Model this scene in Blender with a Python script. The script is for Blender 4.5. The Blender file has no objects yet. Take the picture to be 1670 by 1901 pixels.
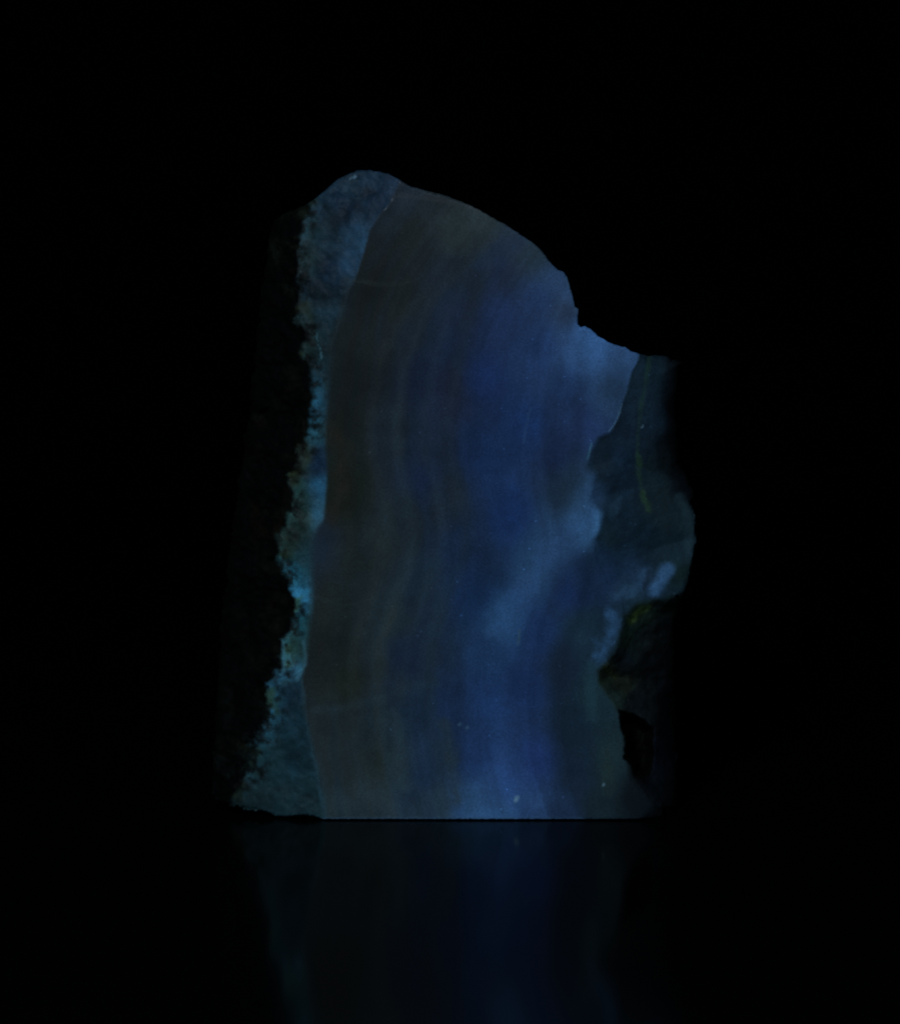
import bpy, math, random
import numpy as np
from mathutils import Vector
from mathutils.geometry import delaunay_2d_cdt

random.seed(7)
rng = np.random.default_rng(11)
S = bpy.context.scene
C = S.collection

# ------------------------------------------------------------------ camera
MM = 1e-4                      # one drawing unit = 0.1 mm; the slab is 12 cm tall
W0, H0, BASE = 1670.0, 1901.0, 1522.5
DIST, ELEV = 0.80, math.radians(6.0)
WIDTH = W0 * MM
cd = bpy.data.cameras.new('camera')
cam = bpy.data.objects.new('camera', cd)
C.objects.link(cam)
lowz = (BASE - H0 / 2) * MM
aim = Vector((0, 0, lowz / (math.cos(ELEV) - lowz * math.sin(ELEV) / DIST)))
view = Vector((0, math.cos(ELEV), -math.sin(ELEV)))
cam.location = aim - view * DIST
cam.rotation_euler = (math.pi / 2 - ELEV, 0, 0)
cd.sensor_fit = 'HORIZONTAL'
cd.sensor_width = 36
cd.lens = 36 * DIST / WIDTH
cd.clip_start = 0.01
cd.clip_end = 100
cd.dof.use_dof = True
cd.dof.focus_distance = DIST
cd.dof.aperture_fstop = 9.0
S.camera = cam
UP = np.array((0, math.sin(ELEV), math.cos(ELEV)))
VW = np.array(view)
CL = np.array(cam.location)


def place(px, py, d):
    """drawing point (right, down) on the slab, lying d units behind its front plane"""
    dx = (px - W0 / 2) * MM / DIST
    dy = (H0 / 2 - py) * MM / DIST
    ray = VW[None, :] + dx[:, None] * np.array((1.0, 0, 0)) + dy[:, None] * UP[None, :]
    t = (d * MM - CL[1]) / ray[:, 1]
    return CL[None, :] + ray * t[:, None]


# ------------------------------------------------------------------ noise
def vnoise(x, y, seed):
    r = np.random.default_rng(seed)
    tab = r.random((256, 256))
    xi = np.floor(x).astype(int)
    yi = np.floor(y).astype(int)
    fx = x - xi
    fy = y - yi
    fx = fx * fx * fx * (fx * (fx * 6 - 15) + 10)
    fy = fy * fy * fy * (fy * (fy * 6 - 15) + 10)
    a = tab[xi % 256, yi % 256]
    b = tab[(xi + 1) % 256, yi % 256]
    c = tab[xi % 256, (yi + 1) % 256]
    d = tab[(xi + 1) % 256, (yi + 1) % 256]
    return (a * (1 - fx) + b * fx) * (1 - fy) + (c * (1 - fx) + d * fx) * fy


def fbm(x, y, scale, seed, octv=4):
    out = np.zeros_like(x)
    amp, tot = 1.0, 0.0
    for k in range(octv):
        out += amp * (vnoise(x / scale * 2 ** k + 31.7 * k, y / scale * 2 ** k + 11.3 * k, seed + k) * 2 - 1)
        tot += amp
        amp *= 0.5
    return out / tot


def smooth(a, b, v):
    t = np.clip((v - a) / (b - a), 0, 1)
    return t * t * (3 - 2 * t)


def seg_dist(px, py, poly, closed):
    best = np.full(px.shape, 1e9)
    n = len(poly)
    for i in range(n if closed else n - 1):
        x0, y0 = poly[i]
        x1, y1 = poly[(i + 1) % n]
        dx, dy = x1 - x0, y1 - y0
        L = dx * dx + dy * dy + 1e-9
        t = np.clip(((px - x0) * dx + (py - y0) * dy) / L, 0, 1)
        best = np.minimum(best, np.hypot(px - x0 - t * dx, py - y0 - t * dy))
    return best


def sdf(px, py, poly):
    """positive inside"""
    inside = np.zeros(px.shape, bool)
    n = len(poly)
    for i in range(n):
        x0, y0 = poly[i]
        x1, y1 = poly[(i + 1) % n]
        if y0 == y1:
            continue
        c = ((y0 > py) != (y1 > py)) & (px < (x1 - x0) * (py - y0) / (y1 - y0) + x0)
        inside ^= c
    d = seg_dist(px, py, poly, True)
    return np.where(inside, d, -d)


# ------------------------------------------------------------------ outlines measured on the stone
OUT = [(396, 1478), (412, 1490), (440, 1499), (470, 1503), (498, 1510), (510, 1516), (530, 1518), (548, 1516), (566, 1515), (584, 1518),
       (600, 1522.5), (800, 1522.5), (1000, 1522.5), (1150, 1522.5), (1252, 1522.5), (1256, 1450), (1254, 1350), (1252, 1260),
       (1250, 1205), (1253, 1155), (1266, 1118), (1278, 1080), (1287, 1045), (1293, 1005), (1291, 965), (1282, 935),
       (1287, 915), (1278, 890), (1262, 862), (1258, 800), (1256, 740), (1262, 690), (1266, 672), (1240, 663), (1215, 660),
       (1200, 661), (1184, 656), (1170, 651), (1160, 643), (1140, 640), (1130, 635), (1110, 624), (1096, 610), (1086, 604),
       (1078, 606), (1073, 600), (1074, 573), (1067, 569), (1064, 550), (1058, 530), (1052, 514), (1047, 506), (1035, 501),
       (1022, 485), (1008, 468), (990, 452), (964, 433), (940, 417), (905, 398), (876, 381), (852, 372), (822, 361),
       (790, 354), (760, 344), (742, 333), (724, 323), (704, 317), (684, 314), (664, 316), (644, 323), (628, 330),
       (610, 346), (596, 358), (580, 372), (556, 384), (530, 396), (512, 408), (500, 440), (490, 520), (480, 600),
       (470, 690), (458, 790), (444, 890), (432, 980), (420, 1080), (408, 1190), (402, 1290), (398, 1380)]
# jog the outline finely so broken edges are not straight
fine = []
for i, (x0, y0) in enumerate(OUT):
    x1, y1 = OUT[(i + 1) % len(OUT)]
    L = math.hypot(x1 - x0, y1 - y0)
    n = max(1, int(L / 3.0))
    for k in range(n):
        t = k / n
        fine.append((x0 + (x1 - x0) * t, y0 + (y1 - y0) * t))
fx = np.array([p[0] for p in fine]); fy = np.array([p[1] for p in fine])
amp = np.where(fy > 1505, 0.5, np.where(fx < 570, np.where(fy < 470, 3.0, 6.0), np.where(fx > 1195, 3.0, 1.8)))
nx_ = fbm(fx, fy, 30, 5) + 0.6 * fbm(fx, fy, 8, 15, 2); ny_ = fbm(fx, fy, 30, 6) + 0.6 * fbm(fx, fy, 8, 16, 2)
fx = fx + amp * nx_; fy = np.minimum(fy + amp * ny_, BASE)
FINE = list(zip(fx.tolist(), fy.tolist()))

BR = [(746, 322), (738, 345), (722, 378), (700, 405), (685, 428), (677, 465), (664, 505), (646, 545), (632, 590), (617, 640), (609, 700),
      (606, 760), (605, 830), (608, 880), (604, 935), (602, 962), (588, 982), (578, 1010), (578, 1060), (578, 1120),
      (572, 1170), (568, 1220), (560, 1262), (562, 1310), (571, 1350), (582, 1400), (592, 1450), (600, 1490), (607, 1530)]
BL = [(566, 350), (574, 390), (560, 420), (550, 470), (553, 530), (556, 590), (566, 620), (562, 655), (572, 680), (582, 720), (578, 785),
      (574, 812), (555, 830), (548, 862), (532, 895), (540, 940), (534, 975), (512, 1000), (518, 1035), (532, 1068), (543, 1095),
      (545, 1135), (536, 1168), (524, 1190), (524, 1246), (505, 1260), (494, 1290), (502, 1325), (482, 1350), (484, 1375),
      (466, 1400), (470, 1425), (450, 1440), (430, 1465), (420, 1530)]
POLY_B = [(752, 100)] + BR + [(620, 1800), (-300, 1800), (-300, 100)]     # everything left of the cut face, rind included
POLY_C = BL + [(410, 1800), (-200, 1800), (-200, 100), (540, 100)]
POLY_D = [(1192, 640), (1184, 668), (1172, 690), (1164, 725), (1152, 757), (1146, 778), (1132, 803), (1110, 812), (1096, 838), (1088, 868),
          (1104, 882), (1098, 905), (1094, 928), (1110, 946), (1117, 955), (1112, 980), (1103, 1002), (1100, 1030), (1112, 1060), (1128, 1090), (1150, 1108),
          (1153, 1145), (1220, 1112), (1280, 1100), (1330, 1060), (1600, 1000), (1600, 400), (1215, 450)]
POLY_F = [(1600, 1000), (1330, 1060), (1282, 1098), (1250, 1106), (1215, 1112), (1182, 1119), (1158, 1143), (1150, 1180), (1140, 1212), (1124, 1232),
          (1109, 1246), (1112, 1270), (1132, 1298), (1146, 1322), (1156, 1350), (1162, 1392), (1172, 1440), (1196, 1474), (1212, 1500), (1225, 1560), (1240, 1850), (1600, 1850)]
PIT = [(1148, 1316), (1168, 1322), (1192, 1336), (1212, 1352), (1214, 1400), (1206, 1440), (1178, 1446), (1172, 1424), (1157, 1408),
       (1162, 1380), (1152, 1352)]

# ------------------------------------------------------------------ points and triangles
STEP = 2.8
gx, gy = np.meshgrid(np.arange(392, 1300, STEP), np.arange(310, 1523, STEP))
gx = gx.ravel(); gy = gy.ravel()
gx = gx + rng.uniform(-.8, .8, gx.size); gy = gy + rng.uniform(-.8, .8, gy.size)
keep = sdf(gx, gy, FINE) > 1.6
gx = gx[keep]; gy = gy[keep]
nb = len(FINE)
coords = [Vector(p) for p in FINE] + [Vector((a, b)) for a, b in zip(gx.tolist(), gy.tolist())]
vo, eo, fo, _, _, _ = delaunay_2d_cdt(coords, [], [list(range(nb))], 1, 1e-4, False)
P = np.array([(v[0], v[1]) for v in vo])
F = [tuple(f) for f in fo if len(f) == 3]
cen = np.array([P[list(f)].mean(0) for f in F])
ok = sdf(cen[:, 0], cen[:, 1], FINE) > 0
F = [f for f, o in zip(F, ok) if o]
X, Y = P[:, 0].copy(), P[:, 1].copy()
N = len(X)

# ------------------------------------------------------------------ relief
jx = 5 * fbm(X, Y, 26, 40) + 3 * fbm(X, Y, 8, 44, 2)
jy = 5 * fbm(X, Y, 26, 50) + 3 * fbm(X, Y, 8, 54, 2)
jl = 1.5 * fbm(X, Y, 26, 60)
sB = sdf(X + jl, Y, POLY_B)
sC = sdf(X + 1.5 * jx, Y + 1.5 * jy, POLY_C)
sD = sdf(X + jl, Y + jl, POLY_D)
sF = sdf(X + .4 * jx, Y + .4 * jy, POLY_F)
sP = sdf(X + .7 * jx, Y + .7 * jy, PIT)
dBR = seg_dist(X, Y, BR, False)
dBL = seg_dist(X, Y, BL, False)
dOut = seg_dist(X, Y, OUT, True)
dOut = np.where(sdf(X, Y, FINE) > 0, dOut, 0)
sC0 = sdf(X + 4 * fbm(X, Y, 40, 41, 2), Y + 4 * fbm(X, Y, 40, 51, 2), POLY_C)
isC = sC0 > 0
isB = (sB > 0) & ~isC
isF = sF > 0
isD = (sD > 0) & ~isF

rough = fbm(X, Y, 60, 70, 5)
rough2 = fbm(X, Y, 18, 80, 4)
ripple = np.sin(np.hypot(X - 1010, Y - 760) / 17.0 + 2.5 * fbm(X, Y, 90, 88))
D = np.zeros(N)
D += 0.5 * fbm(X, Y, 260, 90, 2)                                   # the cut face is very slightly uneven
bf = 0.30 * dBR + 5 * rough * smooth(0, 25, dBR) + 2.5 * rough2 * smooth(0, 12, dBR)
depthB = bf
dC = np.clip(sC0, 0, None)
depthC = bf + 0.45 * dC + 0.0012 * dC ** 2 + 26 * rough * smooth(0, 40, dC) + 9 * rough2 * smooth(0, 20, dC)
D = np.where(isB, depthB, D)
D = np.where(isC, np.maximum(depthC, 3), D)
DL = POLY_D[:POLY_D.index((1153, 1145)) + 1] + POLY_F[POLY_F.index((1150, 1180)):POLY_F.index((1225, 1560)) + 1]
eD = seg_dist(X, Y, DL, False)
depthD = 2 * smooth(0, 6, eD) + 0.36 * np.maximum(eD - 3, 0)
depthD = depthD + 0 * 0.42 * eD + 0.0016 * eD ** 2 + 1.1 * ripple * smooth(0, 30, eD) + 6 * rough * smooth(0, 40, eD) + 1.2 * rough2
D = np.where(isD, depthD, D)
eF = np.clip(sF, 0, None)
depthF = depthD + 14 * smooth(0, 26, eF) + 0.25 * eF + 9 * smooth(0, 12, eF) * rough * smooth(0, 40, eF) + 4 * rough2 * smooth(0, 15, eF)
D = np.where(isF, np.maximum(depthF, 1), D)
D += 75 * smooth(-3, 20, sP)                                         # the open pocket
# edges roll away; on the right the break turns right round
rw = smooth(1180, 1225, X) * (1 - .88 * smooth(895, 950, Y) * smooth(1140, 1090, Y)); lw = smooth(590, 520, X) * smooth(1510, 1470, Y)
side = 5 + 41 * rw + 21 * lw
roll = np.clip(1 - dOut / side, 0, 1)
D += np.where(Y > 1500, 2.0, 1.0) * (3.5 + 51.5 * rw + 26 * lw) * (1 - np.sqrt(np.clip(1 - roll ** 2, 0, 1))) \
    * np.where((Y > 1490) & (X > 600) & (X < 1230), 0.35, 1)
bump_top = smooth(430, 330, Y) * smooth(770, 700, X) * smooth(560, 640, X)
D += 10 * bump_top * (rough + .2)

# ------------------------------------------------------------------ colour of the stone: how strongly each band glows, plus shade painted at the right rim
def lin(c):
    c = np.asarray(c, float) / 255.0
    return np.where(c <= 0.04045, c / 12.92, ((c + 0.055) / 1.055) ** 2.4)


def tone(c):
    r, g, b = [np.asarray(q, float) for q in c]
    k = np.clip((b - 40) / 60, 0, 1)
    return np.stack([r * (1 - .22 * k), g * (1 - .20 * k), b * (1 - .27 * k)], -1)


def field(pts, x, y, sig):
    num = np.zeros((x.size, 3)); den = np.zeros(x.size)
    for (px, py, r, g, b) in pts:
        w = 1.0 / ((((x - px) ** 2) + ((y - py) * .75) ** 2) / sig ** 2 + 0.35) ** 2
        num += w[:, None] * tone((r, g, b))[None, :]
        den += w
    return num / den[:, None]


A_PTS = [(760, 355, 30, 38, 46), (800, 375, 30, 37, 40), (720, 410, 24, 31, 36), (760, 430, 30, 33, 33), (850, 430, 36, 42, 42), (900, 410, 40, 48, 50),
         (700, 470, 24, 28, 30), (960, 450, 38, 54, 72), (1000, 462, 38, 56, 70), (930, 500, 28, 40, 60), (1030, 520, 42, 68, 110), (1000, 560, 36, 60, 108), (1055, 560, 44, 70, 112), (1050, 590, 36, 52, 76),
         (860, 520, 22, 30, 36), (690, 520, 24, 25, 25), (740, 550, 27, 32, 33), (680, 640, 25, 28, 28), (640, 700, 22, 27, 28),
         (640, 800, 27, 27, 24), (650, 900, 29, 28, 23), (630, 940, 30, 28, 22), (720, 640, 23, 30, 34), (720, 800, 23, 33, 40), (770, 620, 22, 32, 42),
         (780, 700, 20, 32, 52), (840, 640, 22, 36, 58), (830, 730, 27, 35, 52), (850, 560, 24, 34, 50), (900, 700, 24, 45, 92), (930, 600, 30, 50, 92), (1000, 650, 34, 60, 112),
         (1090, 635, 54, 96, 160), (1120, 655, 52, 90, 150), (1060, 640, 42, 70, 118), (1155, 680, 46, 78, 128), (1140, 740, 36, 62, 100), (1050, 730, 28, 50, 90), (980, 780, 24, 48, 96), (1090, 800, 34, 56, 105),
         (900, 850, 25, 50, 98), (800, 840, 24, 36, 50), (820, 920, 26, 37, 45), (860, 1000, 22, 40, 66), (750, 950, 26, 38, 44), (700, 1000, 30, 39, 40), (790, 890, 20, 34, 60),
         (650, 1040, 28, 34, 34), (605, 1010, 24, 38, 50), (780, 1080, 26, 42, 54), (950, 950, 22, 46, 94), (1040, 850, 25, 42, 78), (1050, 900, 26, 44, 62),
         (1075, 920, 42, 74, 112), (1095, 960, 50, 92, 145), (1040, 1000, 36, 64, 106), (1000, 1050, 34, 64, 106), (935, 1150, 32, 66, 112),
         (880, 1100, 22, 48, 90), (900, 1220, 30, 60, 108), (1060, 1090, 22, 42, 82), (1085, 1060, 20, 40, 68), (1000, 1180, 26, 50, 98), (980, 1280, 26, 50, 100),
         (900, 1300, 28, 56, 108), (880, 1400, 28, 54, 104), (940, 1460, 36, 66, 124), (1000, 1420, 30, 54, 112), (870, 1500, 44, 80, 130), (1000, 1505, 40, 70, 122), (930, 1505, 44, 80, 132), (1045, 1505, 28, 50, 84), (660, 1510, 34, 52, 62), (600, 1500, 34, 52, 60), (740, 1510, 38, 58, 74),
         (1060, 1440, 22, 40, 60), (1060, 1350, 20, 38, 54), (1050, 1250, 20, 34, 50), (1100, 1200, 26, 50, 70), (1095, 1300, 24, 48, 58), (1085, 1170, 22, 44, 60),
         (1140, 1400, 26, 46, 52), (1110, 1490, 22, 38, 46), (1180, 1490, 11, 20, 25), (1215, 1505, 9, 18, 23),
         (620, 1130, 26, 32, 32), (620, 1220, 25, 30, 30), (650, 1260, 30, 31, 25), (690, 1220, 28, 38, 40), (620, 1340, 28, 40, 44), (700, 1330, 28, 42, 48), (720, 1280, 30, 44, 54), (640, 1430, 27, 38, 42),
         (680, 1490, 36, 48, 52), (700, 1430, 28, 40, 40), (740, 1440, 34, 52, 60), (770, 1450, 22, 42, 68), (730, 1150, 30, 42, 44), (750, 1210, 20, 34, 54), (800, 1200, 26, 44, 62),
         (800, 1400, 28, 48, 72), (800, 1500, 38, 60, 78), (840, 1340, 26, 50, 90), (760, 1330, 22, 42, 62)]
B_PTS = [(600, 400, 28, 54, 70), (650, 345, 33, 58, 74), (690, 335, 36, 62, 84), (730, 345, 44, 66, 92), (700, 370, 28, 54, 78), (640, 385, 26, 50, 72), (660, 440, 48, 86, 118), (645, 490, 46, 84, 118),
         (605, 450, 30, 58, 72), (585, 420, 34, 64, 70), (610, 500, 20, 44, 64), (575, 480, 34, 54, 54), (590, 540, 22, 44, 58), (600, 590, 30, 62, 88), (570, 600, 24, 46, 52), (590, 640, 26, 58, 76), (575, 640, 26, 50, 52),
         (590, 700, 22, 60, 84), (590, 750, 30, 76, 112), (592, 800, 26, 66, 90), (562, 850, 30, 48, 44), (590, 860, 18, 44, 78), (592, 905, 32, 82, 128),
         (590, 950, 44, 92, 134), (555, 920, 28, 60, 64), (560, 960, 30, 56, 58), (540, 1010, 26, 48, 46), (560, 1030, 30, 70, 92), (545, 1060, 34, 104, 148),
         (555, 1110, 40, 106, 160), (562, 1165, 30, 88, 116), (535, 1205, 36, 80, 96), (552, 1205, 30, 60, 66), (540, 1240, 48, 110, 162), (545, 1290, 26, 60, 90), (510, 1310, 34, 88, 130),
         (550, 1340, 24, 66, 94), (545, 1400, 28, 70, 100), (505, 1400, 28, 66, 86), (500, 1360, 34, 84, 118), (480, 1460, 26, 58, 72), (560, 1470, 32, 72, 98), (590, 1500, 36, 74, 96)]
C_PTS = [(530, 420, 10, 20, 16), (555, 440, 20, 34, 24), (540, 550, 9, 15, 12), (500, 560, 2, 4, 4), (510, 700, 3, 6, 5), (545, 720, 8, 12, 8),
         (545, 830, 18, 26, 18), (500, 850, 8, 9, 6), (470, 900, 3, 6, 7), (500, 950, 9, 12, 9), (460, 1050, 3, 6, 7), (500, 1080, 8, 10, 7),
         (500, 1200, 9, 12, 9), (440, 1200, 4, 7, 7), (450, 1300, 6, 11, 11), (500, 1270, 12, 20, 18), (430, 1400, 8, 16, 17), (460, 1440, 20, 46, 50),
         (440, 1480, 22, 54, 60), (400, 1480, 6, 12, 14), (470, 640, 4, 8, 10)]
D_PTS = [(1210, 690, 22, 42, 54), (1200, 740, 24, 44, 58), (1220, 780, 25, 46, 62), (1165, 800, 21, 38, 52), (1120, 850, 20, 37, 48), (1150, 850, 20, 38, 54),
         (1150, 900, 20, 38, 52), (1220, 900, 24, 42, 48), (1250, 700, 18, 32, 40), (1250, 800, 9, 17, 22), (1258, 760, 3, 6, 8), (1264, 690, 5, 9, 10), (1262, 850, 3, 6, 8), (1256, 830, 5, 10, 13), (1240, 850, 17, 30, 35), (1150, 960, 18, 36, 48), (1200, 990, 18, 36, 47),  # dark right-rim points paint in the shade where the edge turns away
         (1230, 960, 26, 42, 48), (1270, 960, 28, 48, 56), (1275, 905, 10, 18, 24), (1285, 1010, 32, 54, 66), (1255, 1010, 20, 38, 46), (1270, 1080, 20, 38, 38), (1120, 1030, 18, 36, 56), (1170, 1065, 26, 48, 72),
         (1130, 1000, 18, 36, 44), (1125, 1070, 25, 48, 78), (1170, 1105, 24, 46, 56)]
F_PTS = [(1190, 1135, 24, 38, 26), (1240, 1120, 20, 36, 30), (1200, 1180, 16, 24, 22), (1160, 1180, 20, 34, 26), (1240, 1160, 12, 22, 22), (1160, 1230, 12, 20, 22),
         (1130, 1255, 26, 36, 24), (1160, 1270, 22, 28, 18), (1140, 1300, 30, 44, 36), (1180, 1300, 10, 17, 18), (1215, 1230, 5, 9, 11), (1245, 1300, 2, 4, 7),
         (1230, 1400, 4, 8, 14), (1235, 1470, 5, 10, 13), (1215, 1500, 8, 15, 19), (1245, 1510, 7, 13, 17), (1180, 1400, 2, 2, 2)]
wx = X + 10 * fbm(X, Y, 120, 101); wy = Y + 24 * fbm(X, Y, 120, 111)
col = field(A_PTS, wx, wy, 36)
cool = np.clip((col[:, 0] - .70 * col[:, 1]) / np.maximum(col[:, 1], 1), 0, 1) * .8
col[:, 2] *= 1 + .25 * cool
col[:, 0] *= 1 - cool
left = smooth(58, 44, col[:, 2])
col[:, 0] *= 1 - .03 * left; col[:, 1] *= 1 - .01 * left; col[:, 2] *= 1.05 - .01 * smooth(58, 80, col[:, 2])
col *= (.86 + .14 * smooth(55, 95, col[:, 2]))[:, None]
# fine parallel banding, following the long axis of the stone
shift = np.interp(Y, [320, 400, 460, 560, 650, 800, 900, 1000, 1100, 1200, 1300, 1400, 1520], [200, 135, 95, 36, 4, -8, 0, 16, 0, -36, -46, -36, -8])
shift = shift * np.interp(X, [580, 700, 1000, 1150], [.45, .9, 1.1, .7])
sband = X - shift + 12 * fbm(X, Y, 160, 120, 3) + 4 * fbm(X, Y, 50, 124, 2)
band = (vnoise(sband / 24, Y / 900, 130) - .5) * .15 + (vnoise(sband / 9, Y / 500, 131) - .5) * .085 \
    + (vnoise(sband / 4, Y / 260, 132) - .5) * .03
cloud = fbm(X, Y, 70, 140, 4) * .17
col = col * (1 + (band + cloud))[:, None]
warm = (vnoise(sband / 16, Y / 300, 135) - .5) * smooth(860, 700, X)
col[:, 0] *= 1 + .1 * warm; col[:, 2] *= 1 - .08 * warm
cb = field(B_PTS, X + .7 * jx, Y + .7 * jy, 22) * (1 + .22 * fbm(X, Y, 20, 150, 4) + .22 * fbm(X, Y, 45, 154))[:, None]
cb *= ((np.clip(cb.max(-1), 12, 140) / 118.0) ** .3 * .8)[:, None]
green = smooth(.12, .5, fbm(X, Y, 34, 158, 3)) * smooth(34, 4, dBL)
cb[:, 0] *= 1 + .1 * green; cb[:, 2] *= 1 - .42 * green; cb[:, 1] *= 1 - .18 * green
cc = field(C_PTS, X + jx, Y + jy, 26)
spk = fbm(X, Y, 30, 160, 5)
cc = .23 * cc * np.clip(.45 + 2.6 * spk + 1.2 * fbm(X, Y, 9, 163, 3), 0.05, 3)[:, None]
brown = smooth(.1, .4, fbm(X, Y, 55, 166, 3))
cc[:, 0] *= 1 + .35 * brown; cc[:, 2] *= 1 - .5 * brown
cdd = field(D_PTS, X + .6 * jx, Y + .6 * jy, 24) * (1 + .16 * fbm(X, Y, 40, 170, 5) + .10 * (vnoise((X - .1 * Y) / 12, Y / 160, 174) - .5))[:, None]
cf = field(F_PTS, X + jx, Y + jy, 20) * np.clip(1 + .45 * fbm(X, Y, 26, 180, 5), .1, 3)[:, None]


def over(base, top, a):
    return base * (1 - a[:, None]) + top * a[:, None]


softB = np.interp(Y, [500, 540, 700, 780, 960, 1010, 1160, 1250, 1500], [1.5, 10, 11, 5, 3, 9, 7, 4, 6])
cb *= np.interp(Y, [320, 420, 680, 740, 1240, 1300, 1500], [.9, .88, .85, 1, 1, .84, .86])[:, None]
cb[:, 2] *= 1 + .14 * smooth(600, 480, Y); cb[:, 0] *= 1 - .10 * smooth(600, 480, Y)
crumb = fbm(X, Y, 11, 240, 4)
cb *= np.clip(1 + 1.5 * np.minimum(crumb + .06, .2) * smooth(44, 6, dBL), .3, 1.3)[:, None]
col = over(col, cb, np.clip((sB / softB + 1) / 2, 0, 1))
col = over(col, cc, smooth(-7, 6, sC + 16 * fbm(X, Y, 26, 230, 5)))
# the chipped side has a crisp upper edge and melts into the face lower down
softD = np.interp(Y, [640, 790, 830, 870, 1000, 1040, 1110], [1.5, 1.5, 9, 10, 6, 32, 34])
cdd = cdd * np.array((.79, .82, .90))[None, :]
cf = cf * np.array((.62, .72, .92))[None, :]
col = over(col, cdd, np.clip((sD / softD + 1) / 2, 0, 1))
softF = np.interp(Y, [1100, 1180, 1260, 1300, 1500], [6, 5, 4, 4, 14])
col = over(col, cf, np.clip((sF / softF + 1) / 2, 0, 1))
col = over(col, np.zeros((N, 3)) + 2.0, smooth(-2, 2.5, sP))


SN = fbm(X, Y, 22, 210, 4)
SM = fbm(X, Y, 40, 220, 4)


def stroke(line, width, rgb, alpha, soft, jit=0.0):
    global col
    d = seg_dist(X + jit * jx, Y + jit * jy, line, False)
    a = alpha * smooth(width + soft, max(width - soft, 0), d + 1.2 * jit * soft * SN) * np.clip(1 + jit * .8 * SM, 0, 1.15)
    col = over(col, np.zeros((N, 3)) + np.array(rgb, float)[None, :], a)


# nested chalcedony bands curving down the left of the blue zone
ARC = [(915, 462), (860, 510), (808, 580), (776, 670), (760, 770), (762, 850), (782, 920), (794, 985), (782, 1050), (752, 1120), (728, 1190), (722, 1270), (730, 1360), (744, 1440), (756, 1522)]
for q, (dx, wd, rgb, al) in enumerate([(-72, 4, (30, 40, 44), .30), (-48, 5, (19, 28, 36), .30), (-22, 5, (32, 47, 55), .34), (4, 7, (17, 30, 47), .42),
                                       (30, 3, (27, 43, 58), .30), (44, 6, (19, 32, 54), .32), (74, 5, (27, 41, 52), .30), (98, 5, (20, 36, 66), .28)]):
    stroke([(x + dx * (1.0 if y > 600 else .55 + .45 * (y - 460) / 140), y + (0 if y > 600 else -dx * .25)) for x, y in ARC], wd, rgb, al * .8, 14, .45)
stroke([(1098, 925), (1045, 1005), (990, 1070), (930, 1165)], 19, (37, 67, 108), .42, 26, .3)
stroke([(935, 1130), (920, 1170)], 10, (36, 70, 108), .3, 18, .7)
stroke([(742, 362), (800, 368), (900, 388)], 3, (40, 46, 52), .4, 6, .6)
stroke([(648, 519), (700, 528), (760, 526)], 2, (32, 40, 42), .35, 4, .8)
stroke([(575, 1104), (600, 1114), (640, 1124), (700, 1112)], 2, (30, 42, 46), .35, 4, .8)
stroke([(580, 1318), (640, 1312), (700, 1296), (760, 1276), (810, 1270)], 4, (30, 48, 58), .22, 10, .9)
stroke([(984, 758), (975, 800), (972, 822)], 1.0, (34, 60, 88), .5, 2, .5)
stroke([(964, 1170), (962, 1195)], 1.5, (44, 66, 80), .6, 2.5)
stroke([(612, 800), (640, 830), (622, 960)], 12, (28, 27, 24), .4, 14, .8)
stroke([(825, 1345), (838, 1420), (848, 1480)], 8, (29, 42, 46), .5, 12, .6)
stroke([(735, 1330), (742, 1400), (752, 1460)], 10, (36, 54, 60), .4, 12, .4)
stroke([(1205, 664), (1196, 725), (1187, 780), (1182, 838), (1186, 890), (1196, 925), (1206, 950)], 2.2, (25, 46, 42), .6, 5, .5)
stroke([(1183, 825), (1186, 860)], 2.6, (27, 50, 38), .55, 5, 1)
stroke([(1193, 915), (1206, 948)], 2.4, (28, 48, 36), .5, 5, 1)
stroke([(1154, 750), (1145, 779), (1130, 801)], 1.0, (52, 82, 108), .6, 1.6)
stroke([(1098, 822), (1090, 852)], 1.2, (44, 86, 108), .6, 2)
stroke([(1108, 952), (1110, 972), (1104, 985)], 4, (44, 80, 118), .6, 7, .6)
stroke([(1150, 925), (1138, 948), (1130, 965)], 4, (28, 52, 72), .45, 8, 1)
stroke([(1262, 925), (1284, 965), (1288, 1005), (1282, 1050)], 7, (32, 54, 64), .4, 10, .6)
stroke([(1238, 1056), (1228, 1078), (1216, 1094)], 13, (40, 72, 108), .85, 8, .4)
stroke([(1196, 1070), (1186, 1092), (1160, 1100), (1140, 1108)], 10, (31, 57, 84), .7, 14, .6)
stroke([(1204, 1064), (1196, 1092)], 3.2, (17, 29, 44), .75, 5, .5)
stroke([(1136, 1140), (1137, 1160), (1128, 1185), (1122, 1196), (1112, 1222)], 8, (33, 64, 98), .7, 14, .9)
stroke([(1100, 1240), (1096, 1290), (1100, 1330)], 9, (24, 50, 62), .5, 12, .5)
stroke([(1205, 1126), (1184, 1136), (1172, 1152)], 4, (36, 54, 24), .6, 7, .7)
stroke([(1124, 1240), (1138, 1252)], 5, (36, 44, 22), .45, 8, 1)
stroke([(1124, 1400), (1132, 1470)], 7, (28, 46, 42), .3, 12, .7)
for q, (x, y, r) in enumerate([(958, 1483, 4.5), (956, 1488, 3), (1119, 1459, 2.2), (657, 329, 3), (650, 331, 2), (1191, 793, 2), (866, 1352, 3), (852, 1346, 3)]):
    stroke([(x, y), (x + 2, y - 2)], r * .6, (74, 106, 128) if q < 6 else (40, 66, 88), .75, r)  # bright dots; the pair at the top edge are painted glints
stroke([(588, 618), (590, 640), (596, 665)], 1.0, (46, 84, 100), .6, 2, .8)  # thin glint painted on the vein
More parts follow.
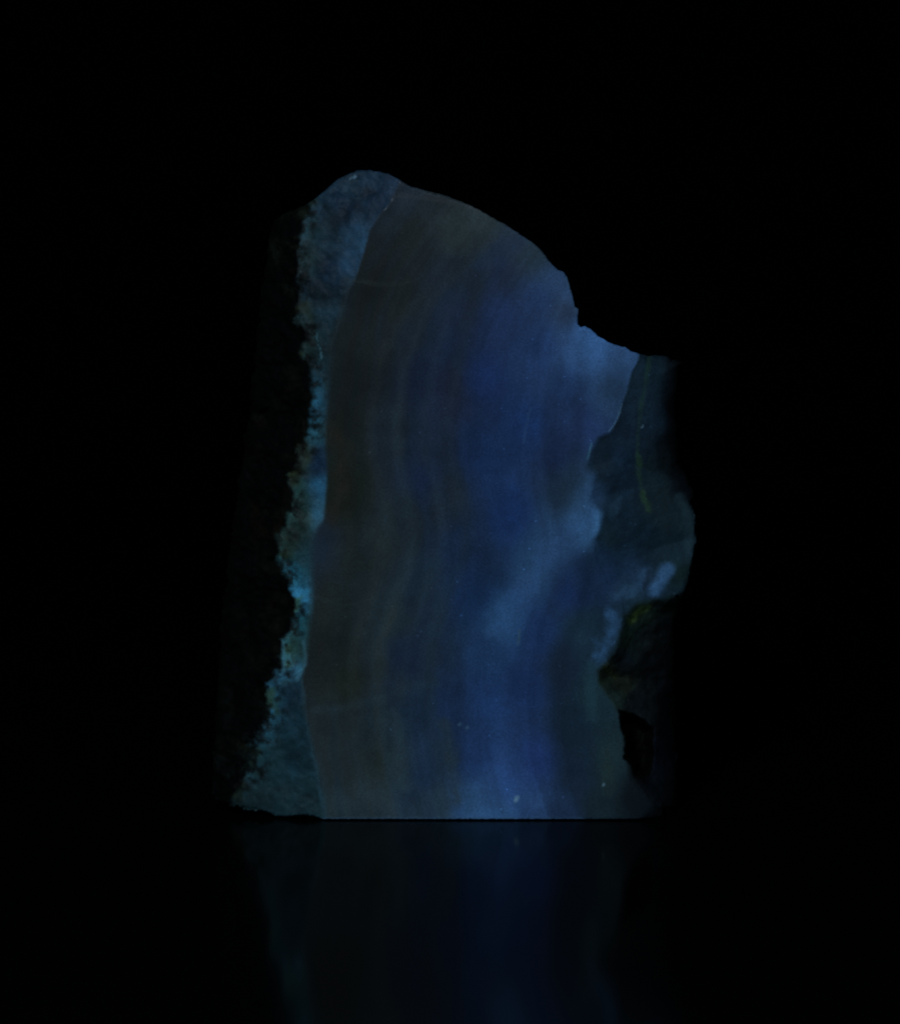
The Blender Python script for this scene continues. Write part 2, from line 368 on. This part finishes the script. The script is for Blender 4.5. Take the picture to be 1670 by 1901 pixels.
stroke([(561, 1265), (571, 1350), (592, 1450), (604, 1520)], 2.5, (30, 62, 80), .3, 5, .7)
stroke([(525, 1190), (526, 1245)], 2.5, (48, 94, 112), .6, 4, .4)
stroke([(565, 1190), (566, 1235), (552, 1262)], 2.5, (44, 84, 104), .5, 4, .4)
stroke([(541, 1190), (544, 1225)], 3.5, (20, 42, 44), .8, 5, .5)
# the lower edge and thin broken lips are a little paler
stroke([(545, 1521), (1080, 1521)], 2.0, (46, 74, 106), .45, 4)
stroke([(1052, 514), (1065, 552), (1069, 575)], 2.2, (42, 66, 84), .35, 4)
# small mineral grains all over
grain = rng.normal(0, 1, N)
col = np.clip(col * (1 + .035 * grain)[:, None], 0, 255)
specks = rng.random(N)
col[(specks > .9994) & ~isC] *= 1.45

LAMP = np.array((0.62, 0.82, 1.0))
GAIN = 1.9
base = np.clip(lin(col) / LAMP[None, :] * GAIN, 0.0006, 0.95)

# ------------------------------------------------------------------ shell: the back of the stone
cx, cy = 830.0, 1000.0
order = list(range(nb))
ring_pos, ring_depth = [], []
bx, by = X[:nb].copy(), Y[:nb].copy()
POS = place(X, Y, D)
POS[:, 2] = np.maximum(POS[:, 2], 0.0)
base_mask = POS[:nb, 2] < 0.0004
centre = place(np.array([cx]), np.array([cy]), np.array([0.0]))[0]
front_b = POS[:nb].copy()
rings = []
for (f, dep) in ((0.985, 60), (0.955, 150), (0.90, 250), (0.80, 320), (0.55, 350), (0.25, 360)):
    r = front_b.copy()
    r[:, 0] = centre[0] + (r[:, 0] - centre[0]) * f
    r[:, 2] = centre[2] + (r[:, 2] - centre[2]) * f
    nz = fbm(bx, by, 45, 300 + dep, 4)
    r[:, 1] = np.maximum(front_b[:, 1] + 0.35 * (dep * MM), dep * MM) + nz * 10 * MM * (1 if dep > 100 else .4)
    if f > .85:
        r[base_mask, 2] = front_b[base_mask, 2]
    rings.append(r)
ALL = np.concatenate([POS] + rings + [np.array([[centre[0], 370 * MM, centre[2]]])])
BCOL = np.concatenate([base] + [base[:nb] * .5 + .002 for _ in rings] + [np.array([[.01, .012, .014]])])

# ------------------------------------------------------------------ materials
def nodes(mat):
    mat.use_nodes = True
    nt = mat.node_tree
    nt.nodes.clear()
    out = nt.nodes.new('ShaderNodeOutputMaterial')
    bs = nt.nodes.new('ShaderNodeBsdfPrincipled')
    nt.links.new(bs.outputs[0], out.inputs[0])
    return nt, bs


def stone_mat(name, rough, spec, bump, scale):
    m = bpy.data.materials.new(name)
    nt, bs = nodes(m)
    at = nt.nodes.new('ShaderNodeAttribute'); at.attribute_name = 'stone_colour'
    tc = nt.nodes.new('ShaderNodeTexCoord')
    n1 = nt.nodes.new('ShaderNodeTexNoise'); n1.inputs['Scale'].default_value = scale; n1.inputs['Detail'].default_value = 6
    n2 = nt.nodes.new('ShaderNodeTexNoise'); n2.inputs['Scale'].default_value = 2600; n2.inputs['Detail'].default_value = 2
    nt.links.new(tc.outputs['Object'], n1.inputs['Vector']); nt.links.new(tc.outputs['Object'], n2.inputs['Vector'])
    mr = nt.nodes.new('ShaderNodeMapRange'); mr.inputs['From Min'].default_value = .25; mr.inputs['From Max'].default_value = .75
    mr.inputs['To Min'].default_value = .90; mr.inputs['To Max'].default_value = 1.10
    nt.links.new(n1.outputs['Fac'], mr.inputs['Value'])
    mr2 = nt.nodes.new('ShaderNodeMapRange'); mr2.inputs['From Min'].default_value = .2; mr2.inputs['From Max'].default_value = .8
    mr2.inputs['To Min'].default_value = .82; mr2.inputs['To Max'].default_value = 1.18
    nt.links.new(n2.outputs['Fac'], mr2.inputs['Value'])
    mu = nt.nodes.new('ShaderNodeMath'); mu.operation = 'MULTIPLY'
    nt.links.new(mr.outputs[0], mu.inputs[0]); nt.links.new(mr2.outputs[0], mu.inputs[1])
    vm = nt.nodes.new('ShaderNodeVectorMath'); vm.operation = 'SCALE'
    nt.links.new(at.outputs['Color'], vm.inputs[0]); nt.links.new(mu.outputs[0], vm.inputs['Scale'])
    nt.links.new(vm.outputs[0], bs.inputs['Base Color'])
    bs.inputs['Roughness'].default_value = rough
    bs.inputs['Specular IOR Level'].default_value = spec
    bp = nt.nodes.new('ShaderNodeBump'); bp.inputs['Strength'].default_value = bump; bp.inputs['Distance'].default_value = 0.0006
    nt.links.new(n1.outputs['Fac'], bp.inputs['Height']); nt.links.new(bp.outputs[0], bs.inputs['Normal'])
    return m


M = {'polished_face': stone_mat('polished chalcedony', .28, .06, .03, 400),
     'crystal_vein': stone_mat('crystalline vein', .55, .08, .25, 700),
     'rind': stone_mat('rough rind', .85, .05, .4, 600),
     'chipped_side': stone_mat('chipped chalcedony', .5, .06, .18, 500),
     'broken_corner': stone_mat('weathered break', .75, .05, .4, 600)}

# ------------------------------------------------------------------ build the specimen
root = bpy.data.objects.new('banded_agate', None)
root.empty_display_size = 0.02
C.objects.link(root)
root['label'] = 'banded blue agate with flat cut face and dark rough rind standing on black glossy surface'
root['category'] = 'mineral specimen'

vkind = np.zeros(N, int)
vkind[isB] = 1; vkind[isC] = 2; vkind[isD] = 3; vkind[isF] = 4
KN = ['polished_face', 'crystal_vein', 'rind', 'chipped_side', 'broken_corner']
groups = {k: [] for k in KN}
for f in F:
    ks = sorted(int(vkind[i]) for i in f)
    groups[KN[ks[1]]].append(f)
off = N
prev = order
for q in range(len(rings)):
    cur = [off + q * nb + i for i in range(nb)]
    for i in range(nb):
        j = (i + 1) % nb
        groups['rind'].append((prev[i], prev[j], cur[j], cur[i]))
    prev = cur
tip = len(ALL) - 1
for i in range(nb):
    groups['rind'].append((prev[i], prev[(i + 1) % nb], tip))

VN = np.zeros_like(ALL)
for k in KN:
    for f in groups[k]:
        a, b, c = ALL[f[0]], ALL[f[1]], ALL[f[2]]
        ux, uy, uz = b - a; vx, vy, vz = c - a
        n = (uy * vz - uz * vy, uz * vx - ux * vz, ux * vy - uy * vx)
        for i in f:
            VN[i] += n
VN /= np.maximum(np.linalg.norm(VN, axis=1), 1e-12)[:, None]
# one set of smooth normals over the whole stone so that neighbouring pieces meet without a seam
for k in KN:
    faces = groups[k]
    used = sorted({i for f in faces for i in f})
    idx = {v: n for n, v in enumerate(used)}
    me = bpy.data.meshes.new(k)
    me.from_pydata(ALL[used].tolist(), [], [tuple(idx[i] for i in f) for f in faces])
    ca = me.attributes.new('stone_colour', 'FLOAT_COLOR', 'POINT')
    rgba = np.ones((len(used), 4), np.float32); rgba[:, :3] = BCOL[used]
    ca.data.foreach_set('color', rgba.ravel())
    me.polygons.foreach_set('use_smooth', np.ones(len(me.polygons), bool))
    me.materials.append(M[k])
    me.update()
    me.normals_split_custom_set_from_vertices(VN[used].tolist())
    ob = bpy.data.objects.new(k, me)
    C.objects.link(ob)
    ob.parent = root

# ------------------------------------------------------------------ surface it stands on
m = bpy.data.materials.new('black glossy acrylic')
m.use_nodes = True
nt = m.node_tree
nt.nodes.clear()
out = nt.nodes.new('ShaderNodeOutputMaterial')
mix = nt.nodes.new('ShaderNodeMixShader'); fr = nt.nodes.new('ShaderNodeFresnel')
df = nt.nodes.new('ShaderNodeBsdfDiffuse'); gl = nt.nodes.new('ShaderNodeBsdfGlossy')
fr.inputs['IOR'].default_value = 1.45
df.inputs['Color'].default_value = (.0012, .0013, .0015, 1)
gl.inputs['Color'].default_value = (.38, .365, .345, 1)
tc = nt.nodes.new('ShaderNodeTexCoord')
nz = nt.nodes.new('ShaderNodeTexNoise'); nz.inputs['Scale'].default_value = 60; nz.inputs['Detail'].default_value = 5
nt.links.new(tc.outputs['Object'], nz.inputs['Vector'])
mr = nt.nodes.new('ShaderNodeMapRange'); mr.inputs['To Min'].default_value = .08; mr.inputs['To Max'].default_value = .14
nt.links.new(nz.outputs['Fac'], mr.inputs['Value']); nt.links.new(mr.outputs[0], gl.inputs['Roughness'])
nt.links.new(fr.outputs[0], mix.inputs[0]); nt.links.new(df.outputs[0], mix.inputs[1]); nt.links.new(gl.outputs[0], mix.inputs[2])
nt.links.new(mix.outputs[0], out.inputs[0])
me = bpy.data.meshes.new('glossy_surface')
x0, x1, y0, y1, t = -.6, .6, -.55, .6, .006
me.from_pydata([(x0, y0, -t), (x1, y0, -t), (x1, y1, -t), (x0, y1, -t), (x0, y0, -.0001), (x1, y0, -.0001), (x1, y1, -.0001), (x0, y1, -.0001)], [],
               [(3, 2, 1, 0), (4, 5, 6, 7), (0, 1, 5, 4), (1, 2, 6, 5), (2, 3, 7, 6), (3, 0, 4, 7)])
me.materials.append(m)
gs = bpy.data.objects.new('glossy_surface', me)
C.objects.link(gs)
gs['kind'] = 'structure'
gs['label'] = 'black glossy surface mirroring the stone'

# ------------------------------------------------------------------ light: dim bluish lamp, front left, added in place of the stone's fluorescence
ld = bpy.data.lights.new('stand_in_lamp', 'AREA')
ld.shape = 'DISK'; ld.size = .16
ld.color = LAMP.tolist()
ld.energy = 5.1
lo = bpy.data.objects.new('stand_in_lamp', ld)
C.objects.link(lo)
lo.location = (-.16, -.80, .45)
lo.rotation_euler = (Vector((0, 0, .055)) - Vector(lo.location)).to_track_quat('-Z', 'Y').to_euler()

w = bpy.data.worlds.new('World'); S.world = w; w.use_nodes = True
w.node_tree.nodes['Background'].inputs[0].default_value = (.6, .9, 1, 1)
w.node_tree.nodes['Background'].inputs[1].default_value = 0.00012
S.view_settings.view_transform = 'Standard'
S.view_settings.look = 'None'
S.view_settings.exposure = 0
S.view_settings.gamma = 1
S.render.engine = 'CYCLES'
